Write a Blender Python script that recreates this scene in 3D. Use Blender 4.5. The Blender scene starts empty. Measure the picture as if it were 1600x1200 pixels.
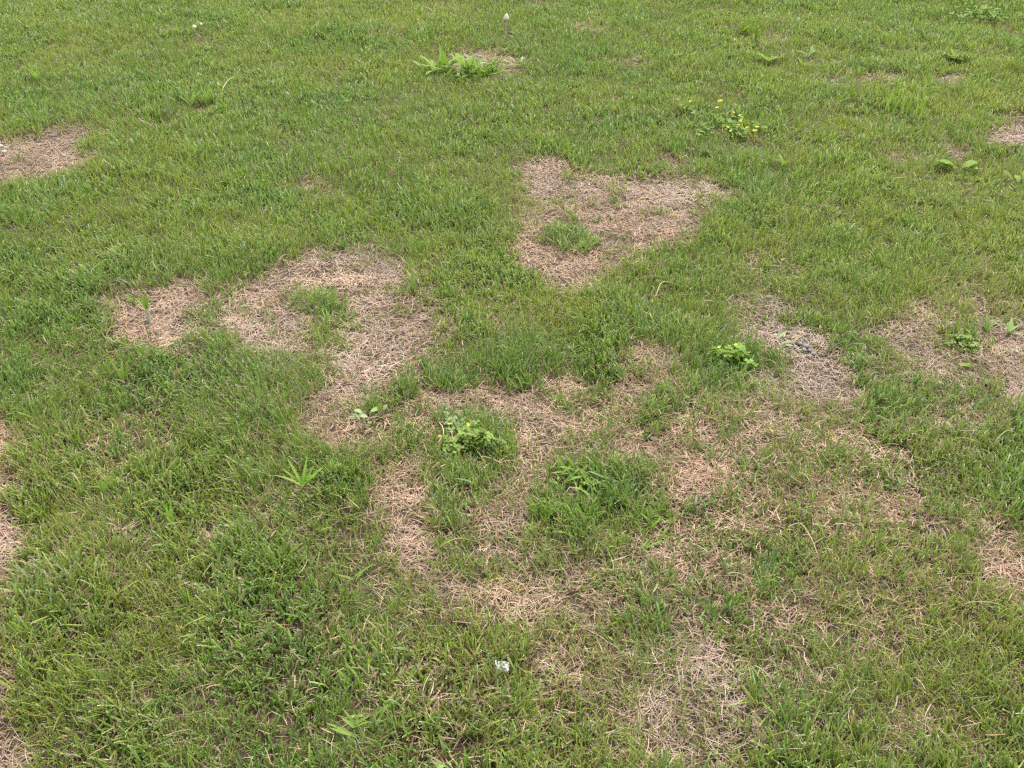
import bpy, math, random
import numpy as np
from mathutils import Vector, Matrix

R = math.radians
random.seed(11)
rng = np.random.default_rng(7)
scene = bpy.context.scene
col = scene.collection

# ------------------------------------------------------------------ camera
CAM_H, PITCH, FPX = 1.6, R(35.0), 1570.0          # photo is 1600 x 1200
cam_d = bpy.data.cameras.new('camera')
cam_d.sensor_fit = 'HORIZONTAL'; cam_d.sensor_width = 36.0
cam_d.lens = 36.0 * FPX / 1600.0
cam_d.clip_start = 0.05; cam_d.clip_end = 2000
cam = bpy.data.objects.new('camera', cam_d); col.objects.link(cam)
cam.location = (0, 0, CAM_H); cam.rotation_euler = (math.pi/2 - PITCH, 0, 0)
scene.camera = cam

# ------------------------------------------------------------------ light: bright overcast, soft sun from the far side
SUN_EL, SUN_AZ = R(58), R(25)                      # azimuth from +Y (away from camera) towards +X
world = bpy.data.worlds.new('World'); scene.world = world; world.use_nodes = True
nt = world.node_tree; nt.nodes.clear()
sky = nt.nodes.new('ShaderNodeTexSky'); sky.sky_type = 'NISHITA'; sky.sun_disc = False
sky.sun_elevation = SUN_EL; sky.sun_rotation = SUN_AZ; sky.dust_density = 4.0; sky.air_density = 1.0
hs = nt.nodes.new('ShaderNodeHueSaturation'); hs.inputs['Saturation'].default_value = 0.25
bg = nt.nodes.new('ShaderNodeBackground'); bg.inputs['Strength'].default_value = 0.15
wo = nt.nodes.new('ShaderNodeOutputWorld')
nt.links.new(sky.outputs[0], hs.inputs['Color']); nt.links.new(hs.outputs[0], bg.inputs['Color'])
nt.links.new(bg.outputs[0], wo.inputs['Surface'])
sun_d = bpy.data.lights.new('sun', 'SUN'); sun_d.energy = 1.3; sun_d.angle = R(24); sun_d.color = (1.0, 0.95, 0.87)
sun = bpy.data.objects.new('sun', sun_d); col.objects.link(sun)
sv = Vector((math.sin(SUN_AZ)*math.cos(SUN_EL), math.cos(SUN_AZ)*math.cos(SUN_EL), math.sin(SUN_EL)))
sun.rotation_euler = sv.to_track_quat('Z', 'Y').to_euler()
sun.location = sv * 30

vs = scene.view_settings
vs.view_transform = 'Standard'; vs.look = 'None'; vs.gamma = 1.0; vs.use_curve_mapping = False
vs.exposure = 1.05
scene.cycles.use_denoising = False
scene.cycles.max_bounces = 6; scene.cycles.diffuse_bounces = 4; scene.cycles.glossy_bounces = 2
scene.cycles.transmission_bounces = 4; scene.cycles.transparent_max_bounces = 4
scene.cycles.pixel_filter_type = 'BLACKMAN_HARRIS'; scene.cycles.filter_width = 1.4

CP, SP = math.cos(PITCH), math.sin(PITCH)
def to_pixel(x, y):
    zc = y*CP + CAM_H*SP
    return 800 + FPX*x/zc, 600 - FPX*(y*SP - CAM_H*CP)/zc
def ground(px, py):
    dx, dy = (px-800)/FPX, (600-py)/FPX
    d = (dx, CP + dy*SP, -SP + dy*CP)
    t = CAM_H / -d[2]
    return d[0]*t, d[1]*t
def px_per_m(px, py):
    x, y = ground(px, py)
    return FPX / (y*CP + CAM_H*SP)

# ------------------------------------------------------------------ noise and maps of the lawn (ground coordinates)
_lat = {}
def vnoise(x, y, freq, seed):
    if seed not in _lat:
        _lat[seed] = np.random.default_rng(1000+seed).random((256, 256)).astype(np.float32)
    L = _lat[seed]
    fx, fy = x*freq, y*freq
    ix, iy = np.floor(fx).astype(np.int64), np.floor(fy).astype(np.int64)
    tx, ty = fx-ix, fy-iy
    tx, ty = tx*tx*(3-2*tx), ty*ty*(3-2*ty)
    i0, i1, j0, j1 = ix & 255, (ix+1) & 255, iy & 255, (iy+1) & 255
    return (L[i0, j0]*(1-tx)+L[i1, j0]*tx)*(1-ty) + (L[i0, j1]*(1-tx)+L[i1, j1]*tx)*ty
def sstep(a, b, v):
    t = np.clip((v-a)/(b-a), 0, 1); return t*t*(3-2*t)

# dead patches: photo pixel ellipses laid on the ground plane (cx, cy, rx, ry, tilt, strength)
DEAD = [
 (40,247,80,27,0,1),(98,221,38,18,-15,1),(0,262,40,18,0,1),
 (745,98,68,17,0,.95),(770,112,45,12,0,.6),
 (1600,205,62,15,-5,1),(1600,185,30,10,0,1),
 (840,282,52,28,0,1),(925,302,112,30,4,1),(1025,308,75,32,0,1),(1000,352,85,33,0,1),(868,396,78,36,10,1),
 (1105,286,55,12,5,.85),(1062,248,40,12,0,.6),(930,348,105,40,0,1),(1045,362,45,26,0,.85),(965,392,45,20,0,.75),(1130,300,30,10,0,.6),
 (245,492,98,46,0,1),(300,470,50,26,-10,.85),
 (430,492,82,50,0,1),(552,432,92,42,0,1),(598,482,62,42,0,.88),(475,440,60,34,0,1),(585,560,70,44,0,.95),
 (635,525,50,32,0,.68),(530,622,55,40,-25,.9),(508,660,55,22,-10,1),(560,592,55,40,0,.9),(690,560,40,18,0,.5),
 (800,636,125,20,-8,1),(885,608,50,18,-10,1),(700,642,65,18,0,.9),
 (1000,632,75,40,0,.78),(1030,566,52,20,0,.85),(900,662,85,38,0,.75),(830,702,65,42,-20,.8),(1050,682,90,38,0,.7),
 (1092,742,62,58,0,.78),(1010,702,55,30,0,.85),
 (1228,542,92,25,6,.95),(1290,582,42,32,0,1),(1238,602,48,18,0,.85),(1200,490,75,18,0,.55),(1165,515,60,15,0,.6),
 (1425,508,48,42,0,.8),(1450,545,55,26,0,.78),(1575,552,48,36,0,.92),(1592,605,38,34,0,.95),(1530,482,65,25,0,.5),
 (1500,562,55,26,0,.6),(1540,642,75,28,0,.6),(1480,610,50,25,0,.4),
 (-12,690,36,90,0,1),(-12,790,36,65,0,1),(-12,930,34,45,0,.9),(-12,1110,48,95,0,.95),(-8,835,34,40,0,1),(-28,900,36,330,0,1),
 (612,792,42,50,0,.82),(632,832,36,30,0,.9),(600,742,45,32,0,.5),(762,792,50,40,-20,.78),(770,905,92,34,0,.72),
 (872,872,100,28,0,.42),(1072,852,60,35,0,.66),(1105,884,50,25,0,.6),(1110,790,60,40,0,.62),
 (1078,1080,60,42,-20,.70),(1095,1130,72,42,0,.70),(1085,1178,72,38,0,.72),(1085,1038,40,40,0,.8),(862,1022,60,28,0,.6),
 (1165,1150,60,40,0,.5),(900,1085,60,30,0,.35),
 (1560,862,52,34,20,.92),(1592,890,36,40,0,.95),(1342,782,70,28,0,.56),(1270,772,60,25,0,.52),(1268,900,26,55,0,.5),
 (1205,900,60,40,0,.3),(1200,660,52,30,0,.6),(1332,686,52,20,0,.56),(1180,692,72,30,0,.6),(1420,880,80,30,0,.3),
 (1375,122,42,10,0,.75),(1495,120,26,8,0,.75),(1405,240,34,8,0,.55),(1480,234,24,7,0,.5),(1320,130,30,8,0,.3),
 (505,296,34,10,0,.4),(930,42,32,8,0,.5),(850,6,28,5,0,.65),(990,95,30,6,0,.4),(600,52,30,6,0,.25),(1205,60,30,7,0,.45),
 (200,690,60,40,0,.32),(330,780,50,25,0,.12),(320,822,30,16,0,.35),(212,832,36,12,0,.35),(1000,950,150,60,0,.32),
 (700,1060,50,30,0,.2),(380,930,40,22,0,.15),(420,1000,40,30,0,.12),(760,500,30,20,0,.3),(1390,930,60,40,0,.35),
 (1300,1010,90,30,0,.3),(1450,1150,90,40,0,.3),(1250,1060,60,25,0,.3),(560,880,50,30,0,.3),(430,800,60,25,0,.25),
 (960,690,180,85,0,.46),(1060,765,120,85,0,.46),(870,650,120,50,0,.5),(1250,720,180,75,0,.36),(1350,800,150,60,0,.36),(1100,900,150,80,0,.36),
 (850,900,160,60,0,.42),(1200,655,150,55,0,.40),(1085,1090,125,105,0,.40),(1500,565,130,90,0,.45),(1250,945,180,80,0,.25),(720,845,110,70,0,.36),(640,690,70,60,0,.42),(1400,700,150,50,0,.22),
 (1550,430,60,20,0,.25),(1470,460,50,18,0,.35),(760,560,30,12,0,.5),(90,600,30,14,0,.15),(1180,420,60,20,0,.2),(1290,330,50,12,0,.22),
]
# lush clumps that win back some of the dead ground (cx, cy, rx, ry, gain)
LUSH = [
 (930,788,105,52,.8),(700,770,40,35,.6),(735,705,52,34,.8),(785,565,75,40,.9),(705,590,45,16,.6),(630,607,45,10,.5),
 (515,487,42,24,.75),(470,468,20,16,.6),(885,372,48,24,.85),(350,448,30,20,.6),(345,500,16,30,.4),(600,440,10,10,.4),
 (1140,565,70,40,.9),(1200,565,50,20,.5),(1015,650,34,22,.7),(885,630,26,14,.7),(735,655,12,12,.4),
 (1490,535,45,28,.6),(785,292,30,12,.9),(870,312,14,12,.5),(960,306,24,9,.45),(905,315,14,8,.5),(1010,330,50,10,.35),
 (440,510,14,12,.3),(640,455,18,12,.45),(560,415,14,9,.35),(600,520,20,12,.4),(890,335,16,8,.4),(1040,335,16,8,.4),(960,360,12,8,.35),(300,500,14,10,.3),(200,470,12,9,.35),(1060,640,40,22,.5),(575,640,24,16,.5),(655,720,35,30,.5),(820,600,50,22,.4),(1570,640,30,12,.4),
]
def _grow(e):
    cx, cy, rx, ry, a, s = e
    k = .030*px_per_m(cx, min(max(cy, 0), 1200))*math.cos(PITCH+math.atan((cy-600)/FPX))
    return (cx, cy+.55*k, rx*1.03, ry+.45*k, a, s)
DEAD = [_grow(e) for e in DEAD]
def dead_map(x, y):
    wx = x + .10*(vnoise(x, y, 5, 1)-.5) + .045*(vnoise(x, y, 17, 2)-.5)
    wy = y + .14*(vnoise(x, y, 5, 3)-.5) + .06*(vnoise(x, y, 17, 4)-.5)
    u, v = to_pixel(wx, wy)
    d = np.zeros_like(x)
    for cx, cy, rx, ry, a, s in DEAD:
        m = (abs(u-cx) < 1.5*max(rx, ry)) & (abs(v-cy) < 1.5*max(rx, ry))
        if not m.any(): continue
        ca, sa = math.cos(R(a)), math.sin(R(a))
        du, dv = u[m]-cx, v[m]-cy
        e = np.sqrt(((du*ca+dv*sa)/rx)**2 + ((-du*sa+dv*ca)/ry)**2)
        d[m] = np.maximum(d[m], s*(1-sstep(.60, 1.44, e)))
    for cx, cy, rx, ry, g in LUSH:
        m = (abs(u-cx) < 1.5*rx) & (abs(v-cy) < 1.5*ry)
        e = np.sqrt(((u[m]-cx)/rx)**2 + ((v[m]-cy)/ry)**2)
        d[m] *= 1 - g*(1-sstep(.35, 1.35, e))
    # random patches where the photograph does not look
    out = sstep(1.02, 1.25, np.maximum(abs(u-800)/800, abs(v-600)/600))
    d = np.maximum(d, out*sstep(.66, .74, vnoise(x, y, 1.1, 9))*.95)
    edge = np.clip(d*(1-d)*4, 0, 1)
    d = d*(1-.26*sstep(.55, .85, vnoise(x, y, 13, 7))-.10*vnoise(x, y, 36, 8))
    return np.clip(d + edge*.60*(vnoise(x, y, 24, 5)-.5) + edge*.6*(vnoise(x, y, 60, 6)-.5), 0, 1)
def lush_map(x, y):
    u, v = to_pixel(x, y); l = np.zeros_like(x)
    for cx, cy, rx, ry, g in LUSH:
        m = (abs(u-cx) < 1.5*rx) & (abs(v-cy) < 1.5*ry)
        e = np.sqrt(((u[m]-cx)/rx)**2 + ((v[m]-cy)/ry)**2)
        l[m] = np.maximum(l[m], g*(1-sstep(.15, 1.3, e)))
    return l
def relief(x, y):
    return .022*(vnoise(x, y, 1.3, 20)-.5) + .014*(vnoise(x, y, 5, 21)-.5)

# ------------------------------------------------------------------ materials
def nodes_of(name):
    m = bpy.data.materials.new(name); m.use_nodes = True
    t = m.node_tree; t.nodes.clear()
    return m, t, t.nodes.new('ShaderNodeOutputMaterial')
def leafy(name, color=None, attr=None, rough=.45, spec=.4, transl=.35, var=.25):
    m, t, o = nodes_of(name)
    b = t.nodes.new('ShaderNodeBsdfPrincipled'); b.inputs['Roughness'].default_value = rough
    b.inputs['Specular IOR Level'].default_value = spec
    tr = t.nodes.new('ShaderNodeBsdfTranslucent')
    mix = t.nodes.new('ShaderNodeMixShader'); mix.inputs[0].default_value = transl
    if attr:
        a = t.nodes.new('ShaderNodeAttribute'); a.attribute_name = attr; c = a.outputs['Color']
    else:
        g = t.nodes.new('ShaderNodeNewGeometry')
        n = t.nodes.new('ShaderNodeTexNoise'); n.inputs['Scale'].default_value = 140; n.inputs['Detail'].default_value = 3
        t.links.new(g.outputs['Position'], n.inputs['Vector'])
        oi = t.nodes.new('ShaderNodeObjectInfo')
        ad = t.nodes.new('ShaderNodeMath'); ad.operation = 'ADD'
        t.links.new(n.outputs['Fac'], ad.inputs[0]); t.links.new(oi.outputs['Random'], ad.inputs[1])
        mr = t.nodes.new('ShaderNodeMapRange')
        mr.inputs['From Min'].default_value = .3; mr.inputs['From Max'].default_value = 1.6
        mr.inputs['To Min'].default_value = 1-var; mr.inputs['To Max'].default_value = 1+var
        t.links.new(ad.outputs[0], mr.inputs['Value'])
        h = t.nodes.new('ShaderNodeHueSaturation'); h.inputs['Color'].default_value = (*color, 1)
        t.links.new(mr.outputs[0], h.inputs['Value'])
        mh = t.nodes.new('ShaderNodeMapRange'); mh.inputs['To Min'].default_value = .485; mh.inputs['To Max'].default_value = .515
        t.links.new(oi.outputs['Random'], mh.inputs['Value']); t.links.new(mh.outputs[0], h.inputs['Hue'])
        c = h.outputs[0]
    t.links.new(c, b.inputs['Base Color']); t.links.new(c, tr.inputs['Color'])
    t.links.new(b.outputs[0], mix.inputs[1]); t.links.new(tr.outputs[0], mix.inputs[2]); t.links.new(mix.outputs[0], o.inputs['Surface'])
    return m
def matte(name, c1, c2, scale, rough=.9, bump=.0):
    m, t, o = nodes_of(name)
    b = t.nodes.new('ShaderNodeBsdfPrincipled'); b.inputs['Roughness'].default_value = rough
    b.inputs['Specular IOR Level'].default_value = .25
    g = t.nodes.new('ShaderNodeNewGeometry')
    n = t.nodes.new('ShaderNodeTexNoise'); n.inputs['Scale'].default_value = scale; n.inputs['Detail'].default_value = 6; n.inputs['Roughness'].default_value = .65
    t.links.new(g.outputs['Position'], n.inputs['Vector'])
    r = t.nodes.new('ShaderNodeValToRGB'); r.color_ramp.elements[0].position = .35; r.color_ramp.elements[1].position = .65
    r.color_ramp.elements[0].color = (*c1, 1); r.color_ramp.elements[1].color = (*c2, 1)
    t.links.new(n.outputs['Fac'], r.inputs['Fac']); t.links.new(r.outputs[0], b.inputs['Base Color'])
    if bump:
        bp = t.nodes.new('ShaderNodeBump'); bp.inputs['Strength'].default_value = bump; bp.inputs['Distance'].default_value = .01
        t.links.new(n.outputs['Fac'], bp.inputs['Height']); t.links.new(bp.outputs[0], b.inputs['Normal'])
    t.links.new(b.outputs[0], o.inputs['Surface'])
    return m
M = {}
M['grass'] = leafy('grass_blade', attr='Col', rough=.42, spec=.45, transl=.42)
M['straw'] = leafy('dead_straw', attr='Col', rough=.6, spec=.3, transl=.15)
M['soil'] = matte('soil', (.05, .036, .024), (.20, .145, .095), 190, bump=1.0)
M['far_lawn'] = matte('far_lawn', (.05, .075, .018), (.10, .12, .03), 25, bump=.5)
M['clod'] = matte('grey_soil_clod', (.17, .165, .16), (.36, .34, .32), 220, bump=.5)
M['pebble'] = matte('grey_pebble', (.30, .32, .24), (.46, .46, .36), 120, .7)
M['chip'] = matte('white_chip', (.62, .58, .50), (.78, .74, .66), 90, .7)
M['paper'] = matte('paper', (.48, .46, .44), (.66, .645, .63), 55, .8)
M['cap_cream'] = matte('mushroom_cap', (.78, .70, .54), (.86, .82, .72), 60, .6)
M['stem_cream'] = matte('mushroom_stem', (.50, .48, .34), (.66, .62, .48), 60, .7)
M['gill'] = matte('mushroom_gill', (.10, .08, .06), (.2, .16, .12), 60, .8)
M['clover'] = leafy('clover_leaf', (0.226, 0.324, 0.060), rough=.55, spec=.3, transl=.3)
M['sorrel'] = leafy('sorrel_leaf', (0.224, 0.370, 0.044), rough=.55, spec=.3, transl=.35)
M['medic'] = leafy('medic_leaf', (0.220, 0.359, 0.053), rough=.55, spec=.3, transl=.35)
M['yellow'] = leafy('yellow_petal', (0.783, 0.718, 0.074), transl=.3, var=.1)
M['pale_leaf'] = leafy('pale_leaf', (0.306, 0.408, 0.170), rough=.55, spec=.3, transl=.25, var=.2)
M['lime_leaf'] = leafy('lime_leaf', (0.243, 0.365, 0.041), rough=.55, spec=.3, transl=.4)
M['bright_leaf'] = leafy('bright_leaf', (0.266, 0.435, 0.057), rough=.55, spec=.3, transl=.35)
M['blue_leaf'] = leafy('blue_green_leaf', (0.280, 0.403, 0.103), rough=.38, spec=.55, transl=.25)
M['dark_leaf'] = leafy('dark_green_leaf', (0.224, 0.352, 0.054), rough=.55, spec=.3, transl=.25)
M['mid_leaf'] = leafy('mid_green_leaf', (0.233, 0.350, 0.064), rough=.55, spec=.3, transl=.3)
M['pale_stem'] = leafy('pale_green_stem', (.62, .70, .50), transl=.2)
M['straw_stalk'] = leafy('straw_stalk', (.52, .42, .22), rough=.55, transl=.1)

# ------------------------------------------------------------------ helpers for things
def tag(o, label, cat, group=None, kind=None):
    o['label'] = label; o['category'] = cat
    if group: o['group'] = group
    if kind: o['kind'] = kind
    return o
def mesh_from(name, verts, faces, mat, smooth=True):
    me = bpy.data.meshes.new(name); me.from_pydata(verts, [], faces); me.materials.append(mat)
    if smooth: me.polygons.foreach_set('use_smooth', [True]*len(me.polygons))
    me.update(); return me
def add(name, me, parent=None, loc=(0, 0, 0), rot=(0, 0, 0), sc=1.0):
    o = bpy.data.objects.new(name, me); col.objects.link(o)
    o.location = loc; o.rotation_euler = rot
    o.scale = (sc, sc, sc) if isinstance(sc, (int, float)) else sc
    if parent: o.parent = parent
    return o
def zrel(x, y): return float(relief(np.array([x]), np.array([y]))[0])
def root(name, px, py, label, cat, group=None, dz=0.0):
    x, y = ground(px, py)
    o = bpy.data.objects.new(name, None); col.objects.link(o); o.empty_display_size = .02
    o.location = (x, y, zrel(x, y)+dz)
    return tag(o, label, cat, group)
def leaf_mesh(L, W, lean, bend, mat, nseg=6, fold=.25, prof='blade', wav=0.0, curl=0.0):
    """arched leaf strip along +X from the origin, folded along its midrib; lean = start angle from vertical"""
    P = {'blade': lambda t: min(1, .55+1.6*t)*(1-max(0, (t-.35)/.65)**1.6),
         'cut':   lambda t: min(1, .55+1.6*t)*(1-.35*max(0, (t-.5)/.5)),
         'oval':  lambda t: max(.12, math.sin(math.pi*min(1, (t*.93+.05)))**.7),
         'spoon': lambda t: .22+.78*max(0, math.sin(math.pi*max(0, (t-.18)/.84)))**.7 if t < .985 else .12}[prof]
    vs_, fs = [], []
    x = z = 0.0
    for i in range(nseg+1):
        t = i/nseg
        th = lean + bend*t
        if i:
            x += math.sin(th)*L/nseg; z += math.cos(th)*L/nseg
        w = W*.5*max(.03, P(t))
        s = wav*W*math.sin(t*11+lean*7)
        f = fold*w
        nx, nz = -math.cos(th), math.sin(th)
        vs_ += [(x+nx*f, -w+curl*L*t*t, z+nz*f+s), (x, curl*L*t*t, z), (x+nx*f, w+curl*L*t*t, z+nz*f-s)]
        if i:
            a, b = 3*(i-1), 3*i
            fs += [(a, a+1, b+1, b), (a+1, a+2, b+2, b+1)]
    return mesh_from('leaf', vs_, fs, mat)
def rosette(name, px, py, label, cat, n, L, W, mat, lean=(.5, 1.2), bend=(.2, .9), prof='blade', group=None, az=None, spread=0.0, dz=0.0, wav=0.02, part='leaf', fold=.3):
    r = root(name, px, py, label, cat, group, dz)
    for i in range(n):
        k = random.uniform(.65, 1.1)
        me = leaf_mesh(L*k, W*random.uniform(.8, 1.15), random.uniform(*lean), random.uniform(*bend), mat, prof=prof, wav=wav, fold=fold, curl=random.uniform(-.12, .12))
        a = R(az[i % len(az)]) + random.uniform(-.15, .15) if az else 2*math.pi*i/n + random.uniform(-.5, .5)
        sx, sy = random.uniform(-spread, spread), random.uniform(-spread, spread)
        add(part, me, r, (sx, sy, -.004), (0, 0, a))
    return r
def tuft(px, py, label, nshoot, L, W, mat, spread, group=None, lean=(.05, .7), prof='cut'):
    """a tuft of grass: several shoots, each a fan of blades"""
    r = root('grass_tuft', px, py, label, 'grass tuft', group)
    spread *= 1.25; L *= .9
    for s in range(int(nshoot*.85)):
        V, F = [], []
        for b in range(random.randint(4, 6)):
            k = random.uniform(.6, 1.1)
            me = leaf_mesh(L*k, W*random.uniform(.8, 1.2), random.uniform(*lean), random.uniform(.1, .9), mat, nseg=4, prof=prof)
            a = random.uniform(0, 6.283); c, q = math.cos(a), math.sin(a)
            n0 = len(V)
            V += [(v.co.x*c-v.co.y*q, v.co.x*q+v.co.y*c, v.co.z) for v in me.vertices]
            F += [tuple(n0+i for i in p.vertices) for p in me.polygons]
            bpy.data.meshes.remove(me)
        a, d = random.uniform(0, 6.283), spread*random.random()**.7*random.uniform(.7, 1.3)
        add('shoot', mesh_from('shoot', V, F, mat), r, (d*math.cos(a), d*math.sin(a), -.004))
    return r
def lathe(prof, n=20):
    V, F = [], []
    for r_, z in prof:
        V += [(r_*math.cos(2*math.pi*k/n), r_*math.sin(2*math.pi*k/n), z) for k in range(n)]
    for i in range(len(prof)-1):
        for k in range(n):
            F.append((i*n+k, i*n+(k+1) % n, (i+1)*n+(k+1) % n, (i+1)*n+k))
    return V, F
def trifoliate(size, stalk, mat):
    V, F = [], []
    for k in range(3):
        a = 2*math.pi*k/3
        c, s = math.cos(a), math.sin(a)
        pts = [(.0, 0, 0), (.35, .33, .02), (.72, .47, .05), (.98, .30, .06), (.90, 0, -.02), (.98, -.30, .06), (.72, -.47, .05), (.35, -.33, .02), (.5, 0, -.06)]
        n0 = len(V)
        V += [((x*c-y*s)*size, (x*s+y*c)*size, z*size) for x, y, z in pts]
        for i in range(8):
            F.append((n0+8, n0+i, n0+(i+1) % 8))
    n0 = len(V); w = size*.06
    for z in (0, -stalk):
        V += [(w*math.cos(2.094*k), w*math.sin(2.094*k), z-.001) for k in range(3)]
    for k in range(3):
        F.append((n0+k, n0+(k+1) % 3, n0+3+(k+1) % 3, n0+3+k))
    return mesh_from('trifoliate_leaf', V, F, mat)
def flower_mesh(size, stalk):
    V, F = [], []
    for k in range(5):
        a = 2*math.pi*k/5; c, s = math.cos(a), math.sin(a); n0 = len(V)
        V += [((x*c-y*s)*size, (x*s+y*c)*size, z*size) for x, y, z in ((0, 0, 0), (.45, .33, .35), (.95, .22, .55), (.95, -.22, .55), (.45, -.33, .35))]
        F.append(tuple(n0+i for i in range(5)))
    n0 = len(V); w = size*.1
    for z in (0, -stalk):
        V += [(w*math.cos(2.094*k), w*math.sin(2.094*k), z) for k in range(3)]
    for k in range(3): F.append((n0+k, n0+(k+1) % 3, n0+3+(k+1) % 3, n0+3+k))
    return mesh_from('flower', V, F, M['yellow'], False)
def clover(name, px, py, label, cat, n, rx, ry, h, leaf, mat, nfl=0, fl=.004, flpos=None, ang=0.0):
    r = root(name, px, py, label, cat)
    metas = [trifoliate(leaf*k, .09, mat) for k in (.8, 1, 1.15)]
    fm = flower_mesh(fl, .09) if nfl or flpos else None
    def spot():
        a, d = random.uniform(0, 6.283), math.sqrt(random.random())
        x, y = rx*d*math.cos(a), ry*d*math.sin(a)
        c, s = math.cos(ang), math.sin(ang)
        return x*c-y*s, x*s+y*c, d
    for i in range(n):
        x, y, d = spot()
        lob = .72+.38*math.sin(3*math.atan2(y, x)+px)+.2*math.sin(7*math.atan2(y, x)+py)
        x, y = x*lob*1.15, y*lob*1.15
        z = h*(1-.35*d*d)*random.uniform(.45, 1.15)
        t = .25+.5*d
        add('leaf', random.choice(metas), r, (x, y, z), (random.gauss(0, .3), random.gauss(0, .3), random.uniform(0, 6.28)), random.uniform(.8, 1.2))
    for i in range(nfl):
        x, y, d = spot()
        add('flower', fm, r, (x, y, h*1.15*random.uniform(.85, 1.05)), (random.gauss(0, .3), random.gauss(0, .3), random.uniform(0, 6)), random.uniform(.8, 1.2))
    for (fx, fy) in flpos or []:
        gx, gy = ground(fx, fy)
        add('flower', fm, r, (gx-r.location.x, gy-r.location.y-.06, h*1.2), (random.gauss(.3, .3), random.gauss(0, .3), random.uniform(0, 6)), random.uniform(.8, 1.2))
    return r

# ------------------------------------------------------------------ the ground
def build_ground():
    xs = np.concatenate([[-400, -60, -15], np.linspace(-6, 6, 121), [15, 60, 400]])
    ys = np.concatenate([[-400, -60, -10, -2], np.linspace(0, 11, 111), [20, 60, 400]])
    X, Y = np.meshgrid(xs, ys, indexing='ij')
    inside = (abs(X) <= 6) & (Y >= 0) & (Y <= 11)
    Z = np.where(inside, relief(X, Y), 0)
    V = np.stack([X, Y, Z], -1).reshape(-1, 3)
    ny = len(ys)
    F = [(i*ny+j, (i+1)*ny+j, (i+1)*ny+j+1, i*ny+j+1) for i in range(len(xs)-1) for j in range(ny-1)]
    me = bpy.data.meshes.new('ground'); me.from_pydata(V.tolist(), [], F)
    me.materials.append(M['soil']); me.materials.append(M['far_lawn'])
    me.polygons.foreach_set('use_smooth', [True]*len(F))
    for p in me.polygons:
        c = p.center
        if abs(c.x) > 6 or c.y < 0 or c.y > 11: p.material_index = 1
    o = add('ground', me)
    tag(o, 'brown soil showing through the thin and dead lawn', 'ground', kind='structure')
build_ground()

# ------------------------------------------------------------------ grass blades as one mesh
def ribbons(name, P, az, L, W, lean, bend, side, colA, colB, colT, rows, wid, mat, curl=0.0):
    """P (n,3) base points; each blade a ribbon with the rows given as fractions of its length"""
    n = len(P); k = len(rows)
    V = np.zeros((n, k, 2, 3), np.float32); C = np.ones((n, k, 2, 4), np.float32)
    ca, sa = np.cos(az), np.sin(az)
    sx, sy = -np.sin(az+side), np.cos(az+side)
    x = np.zeros(n); z = np.zeros(n); prev = 0.0
    for i, t in enumerate(rows):
        if i:
            th = lean + bend*(prev+t)*.5
            x = x + np.sin(th)*L*(t-prev); z = z + np.cos(th)*L*(t-prev)
        prev = t
        for s, sg in ((0, -1), (1, 1)):
            w = W*.5*wid[i]*sg; q = curl*L*t*t
            V[:, i, s, 0] = P[:, 0]+ca*x+sx*w-sa*q; V[:, i, s, 1] = P[:, 1]+sa*x+sy*w+ca*q; V[:, i, s, 2] = P[:, 2]+z
        c = colA if i == 0 else (colT if i == k-1 else colB)
        C[:, i, :, :3] = c[:, None, :]
    base = (np.arange(n)*2*k)[:, None]
    quads = np.concatenate([base+np.array([2*i, 2*i+1, 2*i+3, 2*i+2])[None] for i in range(k-1)], 1).reshape(-1, 4)
    return V.reshape(-1, 3), C.reshape(-1, 4), quads
def make_mesh(name, parts, mat):
    off, Vs, Cs, Qs = 0, [], [], []
    for V, C, Q in parts:
        Vs.append(V); Cs.append(C); Qs.append(Q+off); off += len(V)
    V, C, Q = np.concatenate(Vs), np.concatenate(Cs), np.concatenate(Qs)
    me = bpy.data.meshes.new(name)
    me.vertices.add(len(V)); me.vertices.foreach_set('co', V.ravel())
    me.loops.add(Q.size); me.loops.foreach_set('vertex_index', Q.ravel().astype(np.int32))
    me.polygons.add(len(Q)); me.polygons.foreach_set('loop_start', (np.arange(len(Q))*4).astype(np.int32))
    me.polygons.foreach_set('use_smooth', np.ones(len(Q), bool))
    at = me.color_attributes.new('Col', 'FLOAT_COLOR', 'POINT'); at.data.foreach_set('color', C.ravel())
    me.materials.append(mat); me.update(calc_edges=True)
    return me
CELL = .4
def hero_mask(x, y):
    """cells of the ground that the camera sees, with a margin; the rest is laid with turf tiles"""
    cx, cy = (np.floor(x/CELL)+.5)*CELL, (np.floor(y/CELL)+.5)*CELL
    return (cy > .85) & (cy < 6.9) & (abs(cx) < (cy*CP+CAM_H*SP)*(800/FPX) + .30)
GREENS = np.array([(.234, .358, .052), (.302, .405, .060), (.184, .315, .050), (.246, .358, .118), (.352, .415, .082), (.140, .252, .042)])
GP = np.array([.30, .22, .17, .15, .09, .07])
TANS = np.array([(.46, .35, .17), (.55, .42, .24), (.36, .25, .12), (.50, .34, .19), (.62, .50, .31)])
STRAWS = np.array([(.52, .365, .255), (.60, .435, .315), (.44, .30, .205), (.63, .475, .345), (.32, .23, .165), (.55, .355, .25), (.50, .40, .305)])
SHORT = [(785, 1044, 17, 11), (791, 62, 13, 13), (313, 66, 16, 12)]     # (px,py,rx,ry) where something lies in the grass
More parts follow.
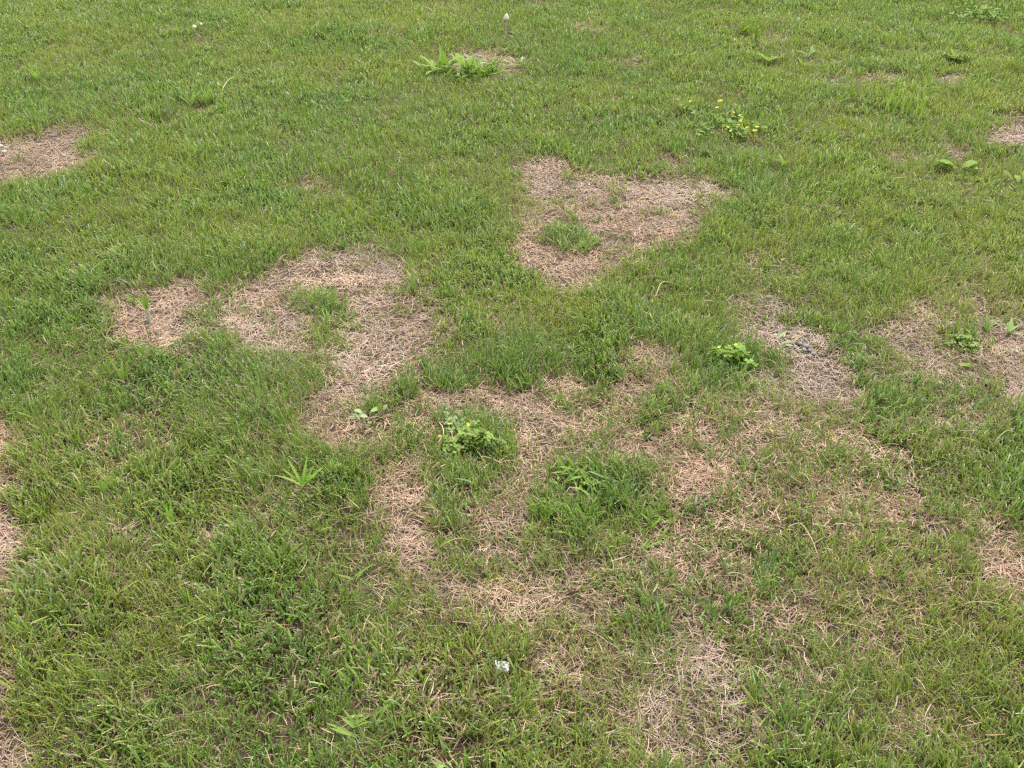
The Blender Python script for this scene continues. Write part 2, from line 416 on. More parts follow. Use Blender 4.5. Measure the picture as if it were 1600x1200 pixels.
# weeds that stand in the mown grass: shorter blades right round them (px, py, radius in metres, how short)
CLEAR = [(476, 758, .045, .55), (268, 826, .02, .4), (196, 603, .04, .4), (166, 778, .02, .4), (550, 1048, .04, .35), (572, 1126, .045, .35), (548, 1146, .04, .35),
 (735, 1195, .05, .35), (690, 1190, .045, .3), (556, 903, .03, .35), (573, 676, .065, .7), (738, 712, .06, .3), (705, 680, .03, .4), (1148, 572, .06, .35), (1117, 566, .03, .6),
 (890, 760, .05, .55), (915, 775, .05, .5), (1213, 535, .03, .6), (1228, 545, .03, .6), (1508, 582, .035, .6), (1540, 526, .04, .5), (1575, 530, .04, .5), (1500, 552, .06, .5),
 (268, 194, .05, .5), (300, 176, .08, .5), (325, 172, .05, .5), (1160, 62, .07, .5), (1200, 108, .07, .5), (1262, 104, .07, .5), (1222, 272, .06, .5), (1497, 280, .10, .35), (1588, 300, .07, .35),
 (1490, 104, .06, .5), (1147, 215, .16, .35), (1066, 186, .09, .35), (1530, 40, .2, .3), (300, 20, .08, .3), (1375, 182, .08, .3), (1410, 192, .08, .3)]
def grass_parts(x, y, maps=True, near_split=3.5):
    """blades for shoot positions x, y"""
    n = len(x)
    if maps:
        d = dead_map(x, y); lush = lush_map(x, y); _, v = to_pixel(x, y)
    else:
        d = sstep(.5, .9, vnoise(x, y, 2, 9))*.3; lush = np.zeros(n); v = np.full(n, 200.)
    thin = .10*sstep(300, 900, v)*sstep(.35, .65, vnoise(x, y, 6, 30))
    keep = rng.random(n) < np.clip(1.0-1.06*d**1.35-thin*.5, .03+.10*sstep(.55, .8, vnoise(x, y, 21, 44)), 1)
    # clumpy thinning everywhere
    keep &= rng.random(n) < .72+.28*sstep(.25, .5, vnoise(x, y, 38, 31))
    x, y, d, lush, v = (q[keep] for q in (x, y, d, lush, v)); n = len(x)
    # blades out of each shoot
    m = rng.integers(2, 5, n); idx = np.repeat(np.arange(n), m); N = len(idx)
    az = rng.uniform(0, 2*np.pi, N)
    swirl = (vnoise(x, y, 1.7, 32)*4*np.pi)[idx]
    az = np.where(rng.random(N) < .35, swirl+rng.normal(0, .7, N), az)
    X = x[idx]+rng.normal(0, .0035, N); Y = y[idx]+rng.normal(0, .0035, N)
    hf = (.76+.48*vnoise(x, y, 3.2, 33)*1.0+.5*(vnoise(x, y, 15, 34)-.5))[idx]
    L = (.052*rng.uniform(.50, 1.12, N))*hf*(1-.38*d[idx])*(1+.22*lush[idx])
    if maps:
        u_, v_ = to_pixel(X, Y)
        for cx, cy, rx, ry in SHORT:
            e = np.sqrt(((u_-cx)/rx)**2+((v_-cy)/ry)**2); L = L*(1-.72*(1-sstep(.6, 1.1, e)))
        for cx, cy, rr_, f_ in CLEAR:
            gx0, gy0 = ground(cx, cy); e = np.sqrt((X-gx0)**2+(Y-gy0)**2)/rr_; L = L*(1-f_*(1-sstep(.7, 1.25, e)))
    dist = np.sqrt(X**2+Y**2+CAM_H**2)
    W = rng.uniform(.0017, .0031, N)*np.clip(.80+.14*dist, 1, 1.75)
    lean = np.abs(rng.normal(.18, .28, N)) + .18*d[idx]; bend = np.abs(rng.normal(.35, .42, N))
    flop = rng.random(N) < .07; bend = np.where(flop, bend+rng.uniform(.6, 1.3, N), bend); L = np.where(flop, L*1.35, L)
    spec = vnoise(x, y, 7, 46)[idx]; W = W*(.72+.62*sstep(.3, .75, spec))
    side = rng.normal(0, .5, N)
    c = GREENS[rng.choice(len(GREENS), N, p=GP)]
    tint = (vnoise(x, y, 2.2, 35)+.5*vnoise(x, y, 9, 36))[idx]/1.5
    c = c*(1+(tint[:, None]-.5)*np.array([.50, .22, .2])) * rng.uniform(.78, 1.22, N)[:, None]
    c = c*(1+(.5-spec[:, None])*np.array([.14, .06, -.25]))
    c = c*(1-lush[idx][:, None]*np.array([.14, .06, .0]))
    tanp = np.clip(.06+.24*sstep(250, 800, v)[idx]*(.1+1.5*vnoise(x, y, 5, 37)[idx])+.55*d[idx], 0, .80)*(1-.6*lush[idx])
    tan = rng.random(N) < tanp
    W = np.where(tan, W*.62, W); L = np.where(tan, L*.86, L); lean = np.where(tan, lean+.25, lean)
    ct = TANS[rng.choice(len(TANS), N)]*rng.uniform(.75, 1.1, N)[:, None]
    cB = np.where(tan[:, None], ct, c)
    # partly dead blades: yellowing
    half = (rng.random(N) < .12+.6*d[idx]) & ~tan
    cB = np.where(half[:, None], cB*.6+ct*.4, cB)
    cA = cB*.5+np.array([.36, .32, .15])*.5
    tip = rng.random(N) < np.where(Y < near_split, .42, .10) if maps else rng.random(N) < .1
    cT = np.where(tip[:, None], np.array([.82, .80, .58])*rng.uniform(.65, 1.1, N)[:, None], cB*1.08+np.array([.02, .02, .005]))
    Z = (relief(X, Y) if maps else np.zeros(N)) - .003
    P = np.stack([X, Y, Z], 1)
    nearm = (Y < near_split) if maps else np.zeros(N, bool)
    out = []
    for msk, rows, wid in ((nearm, (0, .45, .9, 1), (.75, 1, .72, .42)), (~nearm, (0, .6, 1), (.8, 1, .45))):
        if msk.any():
            out.append(ribbons('g', P[msk], az[msk], L[msk], W[msk], lean[msk], bend[msk], side[msk], cA[msk], cB[msk], cT[msk], rows, wid, None))
    return out
def straw_parts(x, y, maps=True):
    n = len(x)
    d = dead_map(x, y) if maps else np.full(n, .1)
    _, v = to_pixel(x, y) if maps else (0, np.full(n, 300.))
    hole = sstep(.60, .80, vnoise(x, y, 12, 42))*.62
    if maps:
        u, _ = to_pixel(x, y)
        for cx, cy, rx, ry in ((545, 462, 48, 11), (490, 482, 28, 11), (952, 374, 30, 13), (975, 384, 22, 8), (1255, 543, 28, 9), (60, 218, 45, 7), (1000, 285, 30, 7), (230, 470, 40, 9), (1085, 880, 18, 10), (1060, 845, 16, 9), (620, 500, 30, 8), (1440, 528, 14, 8)):
            e = np.sqrt(((u-cx)/rx)**2+((v-cy)/ry)**2)+.7*(vnoise(x, y, 40, 45)-.5); hole = np.maximum(hole, .74*(1-sstep(.6, 1.2, e)))
    keep = rng.random(n) < (.05+.07*sstep(250, 750, v)+.90*d**1.2)*(1-hole)
    x, y, d = x[keep], y[keep], d[keep]; n = len(x)
    az = rng.uniform(0, 2*np.pi, n)
    L = rng.uniform(.013, .046, n); W = rng.uniform(.0008, .0017, n)*np.clip(.8+.14*np.sqrt(x*x+y*y+2.5), 1, 1.6)
    lean = R(90)-np.abs(rng.normal(.05, .19, n)); bend = rng.uniform(-.1, 1.0, n)*.8
    side = rng.normal(0, .35, n)
    c = STRAWS[rng.choice(len(STRAWS), n)]*rng.uniform(.72, 1.15, n)[:, None]
    tone = vnoise(x, y, 6, 40)[:, None]
    c = c*(.76+.46*tone)*(.82+.4*vnoise(x, y, 16, 43)[:, None])*(1+(vnoise(x, y, 2.5, 41)[:, None]-.5)*np.array([.12, -.05, -.2]))
    Z = (relief(x, y) if maps else 0)+rng.uniform(0, .011, n)+(d < .35)*(rng.random(n) < .12)*rng.uniform(.005, .026, n)
    out, curl, P = [], rng.normal(0, .30, n), np.stack([x, y, Z], 1)
    for m, rows, wid in ((y < 3, (0, .35, .7, 1), (.8, 1, .9, .6)), (y >= 3, (0, .5, 1), (.8, 1, .6))):
        if m.any(): out.append(ribbons('s', P[m], az[m], L[m], W[m], lean[m], bend[m], side[m], c[m]*.92, c[m], c[m]*1.05, rows, wid, None, curl[m]))
    return out

def scatter(rho):
    xs, ys = [], []
    y0 = .6
    while y0 < 7.6:
        y1 = y0+.2
        hw = 5.6
        N = int(rho((y0+y1)/2)*2*hw*.2)
        x, y = rng.uniform(-hw, hw, N), rng.uniform(y0, y1, N)
        k = hero_mask(x, y); xs.append(x[k]); ys.append(y[k]); y0 = y1
    return np.concatenate(xs), np.concatenate(ys)
gx, gy = scatter(lambda y: np.interp(y, [1, 2.2, 4, 7], [13800, 11400, 6400, 4700]))
gp = grass_parts(gx, gy)
sx_, sy_ = scatter(lambda y: np.interp(y, [1, 2.2, 4, 7], [36000, 32000, 20000, 13500]))
sp = straw_parts(sx_, sy_)
print('grass quads', sum(len(q[2]) for q in gp), 'straw quads', sum(len(q[2]) for q in sp))
lawn = add('lawn_grass', make_mesh('lawn_grass', gp, M['grass']))
tag(lawn, 'short mown green lawn grass with pale cut tips', 'grass', kind='stuff')
mat_straw = add('dead_grass', make_mesh('dead_grass', sp, M['straw']))
tag(mat_straw, 'flat mat of dead tan straw in the bare lawn patches', 'dead grass', kind='stuff')

# turf tiles round about, outside the photograph: one object, instanced with geometry nodes
tN = int(CELL*CELL*10500)
tx, ty = rng.uniform(0, CELL, tN), rng.uniform(0, CELL, tN)
tp = grass_parts(tx, ty, maps=False)
tp = [(V-np.array([CELL/2, CELL/2, 0], np.float32), C, Q) for V, C, Q in tp]
tile = bpy.data.objects.new('turf_tile', make_mesh('turf_tile', tp, M['grass']))
pts = []
for i in range(-15, 15):
    for j in range(-1, 27):
        cx, cy = (i+.5)*CELL, (j+.5)*CELL
        if not hero_mask(np.array([cx]), np.array([cy]))[0]: pts.append((cx, cy, zrel(cx, cy)))
pm = bpy.data.meshes.new('surrounding_grass'); pm.from_pydata(pts, [], [])
rot = pm.attributes.new('turn', 'FLOAT', 'POINT'); rot.data.foreach_set('value', [math.pi/2*random.randrange(4) for _ in pts])
surround = add('surrounding_grass', pm)
tag(surround, 'mown grass continuing round the patchy lawn', 'grass', kind='stuff')
ng = bpy.data.node_groups.new('turf', 'GeometryNodeTree')
ng.interface.new_socket('Geometry', in_out='INPUT', socket_type='NodeSocketGeometry')
ng.interface.new_socket('Geometry', in_out='OUTPUT', socket_type='NodeSocketGeometry')
gi, go = ng.nodes.new('NodeGroupInput'), ng.nodes.new('NodeGroupOutput')
oi = ng.nodes.new('GeometryNodeObjectInfo'); oi.inputs['Object'].default_value = tile; oi.inputs['As Instance'].default_value = True
ip = ng.nodes.new('GeometryNodeInstanceOnPoints')
na = ng.nodes.new('GeometryNodeInputNamedAttribute'); na.data_type = 'FLOAT'; na.inputs['Name'].default_value = 'turn'
cx_ = ng.nodes.new('ShaderNodeCombineXYZ')
ng.links.new(na.outputs['Attribute'], cx_.inputs['Z']); ng.links.new(cx_.outputs[0], ip.inputs['Rotation'])
ng.links.new(gi.outputs[0], ip.inputs['Points']); ng.links.new(oi.outputs['Geometry'], ip.inputs['Instance']); ng.links.new(ip.outputs[0], go.inputs[0])
surround.modifiers.new('turf', 'NODES').node_group = ng

# ================================================================== things in the lawn
# paper scrap: crumpled, torn, held up by the grass
def paper():
    nx, ny = 9, 6; V, F = [], []
    rr = random.Random(4)
    for i in range(nx):
        for j in range(ny):
            u, v = i/(nx-1), j/(ny-1)
            x, y = (u-.5)*.029, (v-.5)*.020
            if j == 0: y += .004*abs(math.sin(u*7)) + (.006 if .12 < u < .5 else 0)
            if i == 0: x += .005*(1-v)
            z = .0025*math.sin(u*9+v*2)+.004*(abs(u-.5)*2)**2*(1-v)+rr.uniform(-.0022, .0022)
            V.append((x+rr.uniform(-.0006, .0006), y, z))
    for i in range(nx-1):
        for j in range(ny-1): F.append((i*ny+j, (i+1)*ny+j, (i+1)*ny+j+1, i*ny+j+1))
    n = len(V)
    V += [(x, y, z-.0004) for x, y, z in V]
    F += [tuple(n+q for q in reversed(f)) for f in F]
    me = mesh_from('paper_scrap', V, F, M['paper'], False)
    x, y = ground(784, 1040+14)
    o = add('paper_scrap', me, None, (x, y, zrel(x, y)+.030), (R(28), R(5), R(-4)))
    tag(o, 'crumpled scrap of white paper lying on the grass', 'paper')
paper()

def mushroom(px, py, label, H, cap_r, cap_h, pointed, tilt, group=None):
    r = root('mushroom', px, py, label, 'mushroom', group)
    r.rotation_euler = (tilt[0], tilt[1], 0)
    if pointed:
        prof = [(cap_r*.93, H-cap_h*1.02), (cap_r, H-cap_h), (cap_r*.88, H-cap_h*.72), (cap_r*.68, H-cap_h*.42), (cap_r*.45, H-cap_h*.17), (cap_r*.2, H-.01*cap_h), (.0004, H)]
    else:
        prof = [(cap_r*.9, H-cap_h*1.03), (cap_r, H-cap_h*.9)]+[(cap_r*math.cos(a), H-cap_h*.85+cap_h*.85*math.sin(a)) for a in (.3, .6, .9, 1.2, 1.45)]+[(.0004, H)]
    V, F = lathe(prof); add('cap', mesh_from('cap', V, F, M['cap_cream']), r)
    V, F = lathe([(.0005, H-cap_h*.75), (cap_r*.92, H-cap_h*1.01)]); add('gills', mesh_from('gills', V, F, M['gill']), r)
    s = cap_r*.15
    V, F = lathe([(s*1.5, -.006), (s*1.2, .01), (s, H*.4), (s*.9, H-cap_h*.7)], 10); add('stem', mesh_from('stem', V, F, M['stem_cream']), r)
mushroom(790, 62, 'tall white mushroom with a pointed conical cap', .137, .0165, .027, True, (0, .04))
mushroom(311, 66, 'larger of two small round cream mushrooms beside each other', .088, .0105, .016, False, (.1, -.12))
mushroom(320, 63, 'smaller of two small round cream mushrooms beside each other', .085, .0070, .011, False, (0, -.06))

# weeds in and round the bare patch high up the lawn
for px, py, n, L, W, mat, lab in (
    (690, 116, 8, .15, .020, 'bright_leaf', 'bright broadleaf weed with tall upright leaves in the small far bare patch'),
    (722, 118, 9, .15, .020, 'bright_leaf', 'arching broadleaf weed in the middle of the row in the small bare patch'),
    (745, 112, 7, .11, .014, 'pale_leaf', 'greyish pale weed with narrow leaves behind the row in the small bare patch'),
    (757, 125, 7, .10, .017, 'lime_leaf', 'low yellow green weed in front of the row in the small bare patch'),
    (775, 112, 8, .13, .013, 'mid_leaf', 'sprawling grey green weed on the straw of the small bare patch'),
    (700, 124, 6, .09, .015, 'mid_leaf', 'short dark weed at the foot of the row in the small bare patch'),
    (672, 112, 6, .11, .016, 'mid_leaf', 'leaning weed at the outer end of the row in the small bare patch'),
    (735, 122, 8, .10, .016, 'mid_leaf', 'low weed between taller ones in the row in the small bare patch'),
    (770, 120, 6, .10, .014, 'bright_leaf', 'short weed lying beyond the row over bare straw'),
    (810, 106, 7, .09, .010, 'blue_leaf', 'small bluish weed standing apart beside the small bare patch')):
    rosette('broadleaf_weed', px, py, lab, 'weed', n+4, L*.95, W*1.1, M[mat], (.2, .9), (.3, 1.0), 'oval', 'weeds in the small bare patch', spread=.03, dz=.012)

# tufts and weeds inside the larger patches
tuft(888, 380, 'blue green grass tuft in the straw of the large bare patch', 16, .075, .0048, M['blue_leaf'], .075, 'green tufts in the bare patches')
tuft(918, 392, 'small yellow green tuft beside the blue green tuft in the large patch', 4, .06, .004, M['mid_leaf'], .02, 'green tufts in the bare patches')
tuft(522, 500, 'blue green grass tuft in the bare patch beside dark soil', 13, .058, .0045, M['blue_leaf'], .055, 'green tufts in the bare patches')
tuft(466, 478, 'smaller grass tuft next to the blue green tuft and dark soil', 7, .05, .004, M['blue_leaf'], .025, 'green tufts in the bare patches')
tuft(510, 465, 'narrow upright grass tuft behind the blue green tuft in the patch', 5, .055, .004, M['mid_leaf'], .014, 'green tufts in the bare patches')
tuft(506, 535, 'thin upright tuft on the lower edge of the bare patch', 4, .05, .0035, M['blue_leaf'], .012, 'green tufts in the bare patches')
tuft(885, 640, 'bright green grass tuft at the end of the pale straw strip', 8, .052, .004, M['mid_leaf'], .03, 'green tufts in the bare patches')
tuft(1018, 664, 'dark green grass tuft surrounded by thin tan grass', 10, .045, .004, M['dark_leaf'], .04, 'green tufts in the bare patches')
tuft(790, 590, 'large yellow green grass tuft above the pale straw strip', 26, .065, .0040, M['mid_leaf'], .075, 'green tufts in the bare patches', lean=(.02, .45))
tuft(700, 605, 'loose dark grass tuft between bare patch and straw strip', 12, .052, .0042, M['blue_leaf'], .06, 'green tufts in the bare patches')
tuft(735, 668, 'thin blue green tuft standing in the pale straw strip', 5, .05, .0042, M['blue_leaf'], .02, 'green tufts in the bare patches')
tuft(570, 640, 'fine dark tuft behind the round leaved seedling', 9, .05, .0036, M['dark_leaf'], .04, 'green tufts in the bare patches')
tuft(960, 815, 'broad dark green grass clump with long drooping blades', 34, .062, .0042, M['dark_leaf'], .10, 'green tufts in the bare patches')
tuft(860, 805, 'dark green clump of long blades beside the weed rosette', 22, .058, .0042, M['dark_leaf'], .065, 'green tufts in the bare patches')
tuft(1030, 810, 'fine green tuft at the side of the broad dark clump', 12, .055, .004, M['mid_leaf'], .05, 'green tufts in the bare patches')
tuft(715, 735, 'dark blades at the foot of the yellow flowered clover', 10, .052, .0042, M['blue_leaf'], .05, 'green tufts in the bare patches')
tuft(1180, 600, 'blue green tuft below the bright lime clover', 16, .055, .004, M['blue_leaf'], .07, 'green tufts in the bare patches')
# sprout with thick pale stem
def sprout():
    r = root('weed_sprout', 234, 507, 'forked green sprout on a thick pale stem in the bare patch', 'weed')
    V, F = lathe([(.0075, -.006), (.007, .025), (.0055, .05)], 10)
    add('stem', mesh_from('stem', V, F, M['pale_stem']), r, rot=(0, .05, 0))
    for a, le, L in ((100, .15, .055), (60, .3, .05), (170, .5, .05), (20, .55, .045), (240, .5, .035), (320, .8, .05), (130, .35, .06)):
        add('leaf', leaf_mesh(L, .009, le, .3, M['bright_leaf']), r, (0.002, 0, .045), (0, 0, R(a)))
sprout()
rosette('weed_sprout', 211, 482, 'upright narrow leaved sprout beside the thick stemmed one', 'weed', 5, .06, .009, M['mid_leaf'], (.05, .25), (.05, .3))
rosette('weed_sprout', 272, 495, 'tiny pale two leaved sprout flat on the straw', 'weed', 3, .03, .010, M['pale_leaf'], (1.0, 1.3), (.1, .3), 'oval')
rosette('weed_sprout', 478, 528, 'tiny lime two leaved sprout in the straw below the tufts', 'weed', 4, .035, .008, M['lime_leaf'], (.9, 1.2), (.1, .3), 'oval')

# round leaved seedling
def seedling():
    r = root('seedling', 573, 668, 'pale seedling with round cupped leaves at the patch edge', 'weed')
    s = px_per_m(575, 660)
    for lx, ly, L, W, a, le, mt in ((556, 662, .026, .017, 40, 1.15, 'pale_leaf'), (551, 670, .018, .010, 260, .9, 'pale_leaf'), (569, 658, .018, .014, 170, 1.0, 'pale_leaf'),
                                (578, 660, .022, .017, 200, 1.1, 'pale_leaf'), (583, 653, .026, .018, 20, 1.2, 'pale_leaf'), (596, 654, .024, .014, 75, .6, 'lime_leaf'),
                                (603, 652, .018, .011, 60, .9, 'pale_leaf'), (580, 668, .014, .012, 300, 1.2, 'lime_leaf'), (566, 664, .022, .013, 120, 1.0, 'pale_leaf')):
        gx_, gy_ = ground(lx, ly)
        me = leaf_mesh(L, W, le, .35, M[mt], prof='oval', fold=.35, nseg=7)
        add('leaf', me, r, (gx_-r.location.x, gy_-r.location.y-.025, random.uniform(.036, .048)), (0, 0, R(a)))
    V, F = [], []
    for lx, ly in ((556, 662), (569, 658), (583, 653), (596, 654)):
        gx_, gy_ = ground(lx, ly); n0 = len(V)
        for (bx, by, bz) in ((.0, 0, -.003), (gx_-r.location.x, gy_-r.location.y-.025, .044)):
            V += [(bx+.0011*math.cos(2.094*k), by+.0011*math.sin(2.094*k), bz) for k in range(3)]
        for k in range(3): F.append((n0+k, n0+(k+1) % 3, n0+3+(k+1) % 3, n0+3+k))
    add('stem', mesh_from('stem', V, F, M['pale_stem']), r)
seedling()

# clovers
clover('clover_clump', 738, 702, 'round clump of bright clover with small yellow flowers', 'clover', 230, .072, .055, .050, .0095, M['clover'],
       fl=.005, flpos=[(705, 672), (733, 672), (691, 690)])
clover('clover_clump', 705, 672, 'small pale clover sprig behind the yellow flowered clover', 'clover', 22, .026, .03, .035, .009, M['pale_leaf'])
clover('clover_clump', 1148, 566, 'bright lime clover clump at the edge of a bare patch', 'clover', 120, .060, .042, .054, .0105, M['sorrel'], nfl=1, fl=.005)
clover('clover_clump', 1117, 560, 'lime clover sprig with one yellow flower', 'clover', 20, .024, .02, .045, .009, M['sorrel'], flpos=[(1116, 545)], fl=.007)
clover('clover_clump', 1147, 207, 'spreading clover dotted with many tiny yellow flowers', 'clover', 150, .17, .16, .045, .0105, M['medic'], fl=.0085,
       flpos=[(1119, 170), (1123, 170), (1115, 181), (1139, 188), (1150, 193), (1153, 207), (1147, 208), (1161, 212), (1172, 217), (1176, 211), (1130, 211), (1152, 200), (1120, 170), (1136, 217)], ang=-.5)
clover('clover_clump', 1066, 180, 'small sparse clover with four yellow flowers', 'clover', 40, .10, .07, .045, .009, M['medic'], fl=.0085, flpos=[(1054, 168), (1074, 170), (1060, 177), (1065, 181)])
clover('clover_clump', 1530, 30, 'loose bright green clover growing among taller grass', 'clover', 110, .22, .2, .07, .014, M['medic'])
clover('clover_clump', 1500, 540, 'low pale clover in the thin grass between straw patches', 'clover', 46, .055, .06, .03, .010, M['clover'])

# crabgrass and single broad weeds
G = 'crabgrass plants'
def crab(px, py, label, n, L, W, mat, az=None, lean=(.6, 1.15), bend=(.1, .6), spread=.006, dz=.018):
    rosette('crabgrass', px, py, label, 'crabgrass', n, L, W, M[mat], lean, bend, 'blade', G, az, spread, dz)
crab(476, 768, 'light green crabgrass star with splayed pointed leaves', 11, .078, .0075, 'bright_leaf', dz=.026, az=[20, 35, 75, 95, 60, 140, 155, 300, 170], lean=(.45, 1.05))
crab(890, 752, 'dark green weed rosette on top of the dark grass clump', 18, .055, .0095, 'mid_leaf', lean=(.4, 1.15), spread=.03, dz=.018)
crab(915, 765, 'second dark weed rosette crowded beside the first', 12, .05, .008, 'dark_leaf', spread=.025, dz=.014)
crab(268, 826, 'single tall bright green blade standing above the lawn', 3, .085, .0085, 'bright_leaf', az=[98, 60, 250], lean=(.08, .2), bend=(.02, .15))
crab(196, 605, 'three long lime blades fanning out of the lawn', 6, .085, .0075, 'bright_leaf', az=[150, 105, 55, 130, 70, 20], lean=(.15, .5), bend=(.1, .4))
crab(166, 778, 'slim lime blade leaning beside a dry stalk', 3, .07, .0065, 'bright_leaf', az=[110, 140, 40], lean=(.15, .35), bend=(.1, .3))
crab(550, 1052, 'wide bladed crabgrass among the darker lawn grass', 12, .055, .0062, 'mid_leaf', lean=(.3, 1.0), spread=.03, dz=.006)
crab(572, 1130, 'crabgrass with long leaning blades over dark grass', 10, .058, .0062, 'mid_leaf', az=[60, 45, 150, 190, 20, 110, 80, 200], lean=(.4, 1.0), spread=.03, dz=.006)
crab(548, 1148, 'crabgrass with one broad flat leaf stretched out', 4, .055, .008, 'mid_leaf', az=[178, 160, 5, 20], lean=(.8, 1.2), bend=(.1, .3), spread=.015)
crab(735, 1205, 'broad leaved crabgrass with upright pointed leaves', 12, .052, .0068, 'mid_leaf', lean=(.2, .8), spread=.025, dz=.006)
crab(690, 1195, 'crabgrass with broad blue green leaves beside the upright one', 10, .050, .0065, 'blue_leaf', lean=(.4, 1.0), spread=.025, dz=.006)
crab(556, 905, 'crabgrass leaf pair lying over green lawn', 3, .05, .0065, 'mid_leaf', az=[30, 45, 190], lean=(.9, 1.2), dz=.012)
crab(268, 190, 'pale upright blade above mown grass', 3, .11, .011, 'pale_leaf', az=[95, 88, 140], lean=(.03, .2), bend=(.0, .12))
crab(300, 170, 'pale green weed with several leaning blades', 7, .085, .008, 'mid_leaf', az=[150, 140, 80, 60, 40, 100, 165], lean=(.4, .9))
crab(325, 165, 'yellow green weed beside the pale leaning blades', 6, .09, .012, 'bright_leaf', lean=(.3, .8))
crab(60, 130, 'upright yellow green tuft above the far bare patch', 9, .10, .009, 'bright_leaf', lean=(.1, .6))
crab(300, 12, 'tall lime crabgrass at the far end of the lawn', 12, .13, .011, 'lime_leaf', lean=(.1, .6), spread=.06)
crab(1160, 55, 'lime leaved weed in the far lawn', 7, .10, .020, 'lime_leaf', lean=(.3, .9))
crab(1180, 75, 'thin lime blades between two far weeds', 6, .12, .010, 'lime_leaf', az=[100, 80, 120, 95, 60, 140], lean=(.05, .35))
crab(1200, 102, 'pale two leaved weed below the thin lime blades', 5, .08, .022, 'lime_leaf', lean=(.7, 1.2))
crab(1262, 96, 'grey green weed with long slanting leaves', 5, .085, .012, 'pale_leaf', az=[40, 50, 30, 70, 160, 100], lean=(.5, .95))
crab(1255, 110, 'small yellow leaved weed under the slanting leaves', 4, .07, .018, 'lime_leaf', lean=(.4, .9))
crab(1222, 266, 'small yellow green weed in the lawn below the clover', 6, .07, .014, 'lime_leaf', lean=(.3, .9))
crab(1375, 175, 'upright pale green grass shoots in thin lawn', 12, .11, .008, 'bright_leaf', lean=(.03, .4), spread=.09)
crab(1410, 185, 'second row of upright pale green shoots in thin lawn', 12, .12, .008, 'bright_leaf', lean=(.03, .35), spread=.10)
crab(1490, 98, 'lime leaf weed above a small brown spot', 5, .08, .02, 'lime_leaf', lean=(.6, 1.1))
crab(1530, 12, 'bright green tall grass tuft by the loose clover', 14, .15, .012, 'bright_leaf', lean=(.1, .6), spread=.08)
crab(640, 392, 'thin green sprout on the edge of the bare patch', 5, .05, .006, 'mid_leaf', lean=(.2, .8))
crab(1540, 520, 'dark broad leaf weed standing at the straw edge', 6, .055, .016, 'blue_leaf', lean=(.3, .9), dz=.01)
crab(1575, 525, 'dark arching leaf weed beside the orange straw', 5, .055, .014, 'blue_leaf', lean=(.5, 1.0), dz=.01)
crab(1508, 578, 'small lime oval leaf lying on thin straw', 3, .032, .017, 'lime_leaf', az=[0, 20, 180], lean=(1.05, 1.3))
crab(1213, 531, 'pale oval leaf lying on brown straw beside grey soil', 2, .03, .014, 'pale_leaf', az=[0, 30], lean=(1.1, 1.35))
crab(1228, 541, 'second pale oval leaf close to the grey soil', 2, .028, .012, 'pale_leaf', az=[330, 20], lean=(1.1, 1.35))

# broad lime leaves on the slope of the far lawn
def broad(px, py, label, leaves):
    r = root('broadleaf_weed', px, py, label, 'weed', 'broad lime weeds')
    for lx, ly, L, W, a, le in leaves:
        gx_, gy_ = ground(lx, ly)
        me = leaf_mesh(L, W, le, .5, M['lime_leaf'], nseg=8, prof='spoon', wav=.05, fold=.3)
        add('leaf', me, r, (gx_-r.location.x, gy_-r.location.y, .02), (0, 0, R(a)))
broad(1497, 268, 'broad lime leaves bowed together in the mown lawn', [(1494, 266, .085, .036, 168, 1.05), (1500, 268, .07, .042, 10, .95), (1505, 268, .065, .04, 30, 1.0), (1492, 268, .06, .034, 140, 1.0), (1508, 270, .045, .034, 340, 1.0), (1488, 267, .05, .03, 185, 1.1)])
broad(1588, 292, 'pair of small lime leaves standing in the lawn', [(1582, 290, .06, .03, 140, .7), (1598, 290, .06, .034, 60, .8), (1590, 291, .04, .025, 90, .9)])

# long straw stalks
def stalk(pts_px, label, w=.0022, z=.035):
    pts_ = [ground(px, py) for px, py in pts_px]
    x0, y0 = pts_[0]
    # smooth through the points
    n = 14; P3 = []
    for i in range(n+1):
        t = i/n*(len(pts_)-1); k = min(int(t), len(pts_)-2); f = t-k
        p0, p1, p2, p3 = (pts_[max(0, min(len(pts_)-1, k+q))] for q in (-1, 0, 1, 2))
        g = lambda a, b, c, d: .5*((2*b)+(-a+c)*f+(2*a-5*b+4*c-d)*f*f+(-a+3*b-3*c+d)*f**3)
        P3.append((g(p0[0], p1[0], p2[0], p3[0])-x0, g(p0[1], p1[1], p2[1], p3[1])-y0, z*(.75+.35*math.sin(3*i/n))))
    V, F = [], []
    for i, p in enumerate(P3):
        q = Vector(P3[min(n, i+1)])-Vector(P3[max(0, i-1)]); q.normalize()
        s = q.cross(Vector((0, 0, 1))).normalized(); u = s.cross(q)
        ww = w*.5*(1-.45*i/n)
        V += [tuple(Vector(p)+s*ww*math.cos(1.2566*k)+u*ww*math.sin(1.2566*k)) for k in range(5)]
        if i:
            for k in range(5): F.append((5*(i-1)+k, 5*(i-1)+(k+1) % 5, 5*i+(k+1) % 5, 5*i+k))
    o = add('straw_stalk', mesh_from('straw_stalk', V, F, M['straw_stalk']), None, (x0, y0-.03, zrel(x0, y0)))
    tag(o, label, 'straw', 'loose straw stalks')
stalk([(1223, 828), (1240, 828), (1255, 848), (1268, 872)], 'long curved straw stalk lying over green lawn', .0028, .042)
stalk([(1498, 946), (1525, 952), (1556, 955)], 'straight pale straw stalk across dense green grass', .0024, .042)
stalk([(1022, 470), (1030, 457), (1047, 452)], 'pale folded straw lying above the clump of lush grass', .004, .05)
stalk([(690, 853), (715, 847), (735, 844)], 'orange straw stalk below the narrow bare strip', .0024, .04)
stalk([(1094, 660), (1106, 664), (1120, 668)], 'thick short straw lying on thin tan grass', .003, .04)
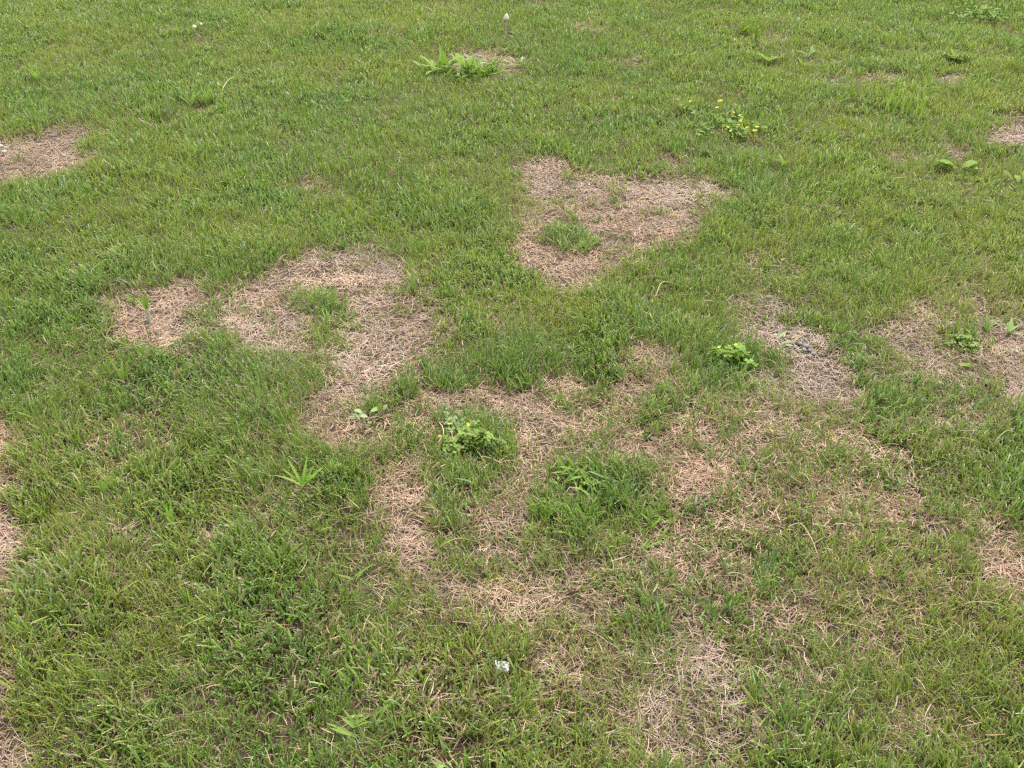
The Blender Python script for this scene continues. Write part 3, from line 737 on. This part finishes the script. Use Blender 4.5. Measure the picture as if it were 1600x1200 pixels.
stalk([(1428, 450), (1470, 446), (1508, 444)], 'very long thin straw lying along the lawn', .0022, .045)
stalk([(222, 195), (232, 206), (243, 211), (256, 210)], 'bleached hooked stalk in the mown far grass', .005, .05)
stalk([(352, 152), (362, 142), (374, 132)], 'bleached straight stalk slanting in far grass', .004, .05)
stalk([(836, 970), (850, 962), (862, 952)], 'short tan straw below the round straw patch', .0024, .04)
stalk([(1385, 868), (1402, 868), (1430, 872)], 'fine bent straw in green grass beside a straw patch', .002, .042)
stalk([(115, 750), (128, 752), (138, 762)], 'bleached bent stalk beside the slim lime blade', .0028, .045)
stalk([(1545, 690), (1560, 682), (1578, 684)], 'arched brown straw over a dark grass hollow', .0028, .045)

# pebbles and clods
def lump(name, px, py, r_, mat, label, cat, group=None, flat=.65, seed=0):
    rr = random.Random(seed); V, F = [], []
    nu, nv = 9, 6
    for j in range(nv+1):
        for i in range(nu):
            a, b = 2*math.pi*i/nu, math.pi*j/nv
            k = r_*(1+rr.uniform(-.16, .16)) if 0 < j < nv else r_
            V.append((k*math.sin(b)*math.cos(a)*1.15, k*math.sin(b)*math.sin(a), k*flat*math.cos(b)))
    for j in range(nv):
        for i in range(nu): F.append((j*nu+i, (j+1)*nu+i, (j+1)*nu+(i+1) % nu, j*nu+(i+1) % nu))
    x, y = ground(px, py)
    o = add(name, mesh_from(name, V, F, M[mat]), None, (x, y, zrel(x, y)+r_*flat*.6+.006), (0, 0, rr.uniform(0, 6)))
    tag(o, label, cat, group)
lump('pebble', 1, 232, .014, 'pebble', 'larger grey green pebble on the straw of the far edge patch', 'pebble', 'pebbles', seed=1)
lump('pebble', 7, 241, .012, 'pebble', 'smaller grey green pebble below the white chip', 'pebble', 'pebbles', seed=2)
lump('pebble', 10, 232, .006, 'chip', 'tiny white stone chip between two grey pebbles', 'pebble', 'pebbles', seed=3)
def heap(label, crumbs, seed):
    cx, cy = crumbs[0][0], crumbs[0][1]
    r = root('soil_heap', cx, cy, label, 'soil')
    rr = random.Random(seed)
    for q, (px, py, r_) in enumerate(crumbs):
        lump('crumb', px, py, r_, 'clod', '', '', None, .55, seed+q)
        o = col.objects[-1]
        for k in ('label', 'category'): del o[k]
        o.location = o.location-r.location; o.parent = r
heap('heap of blue grey soil crumbs on brown straw beside pale leaves', ((1259, 541, .009), (1249, 538, .008), (1266, 547, .007), (1256, 546, .008), (1243, 543, .007), (1272, 552, .007), (1252, 533, .006)), 10)
heap('heap of dark soil crumbs between two blue green tufts', ((484, 482, .011), (493, 486, .010), (476, 488, .009), (488, 492, .008), (500, 480, .007)), 30)
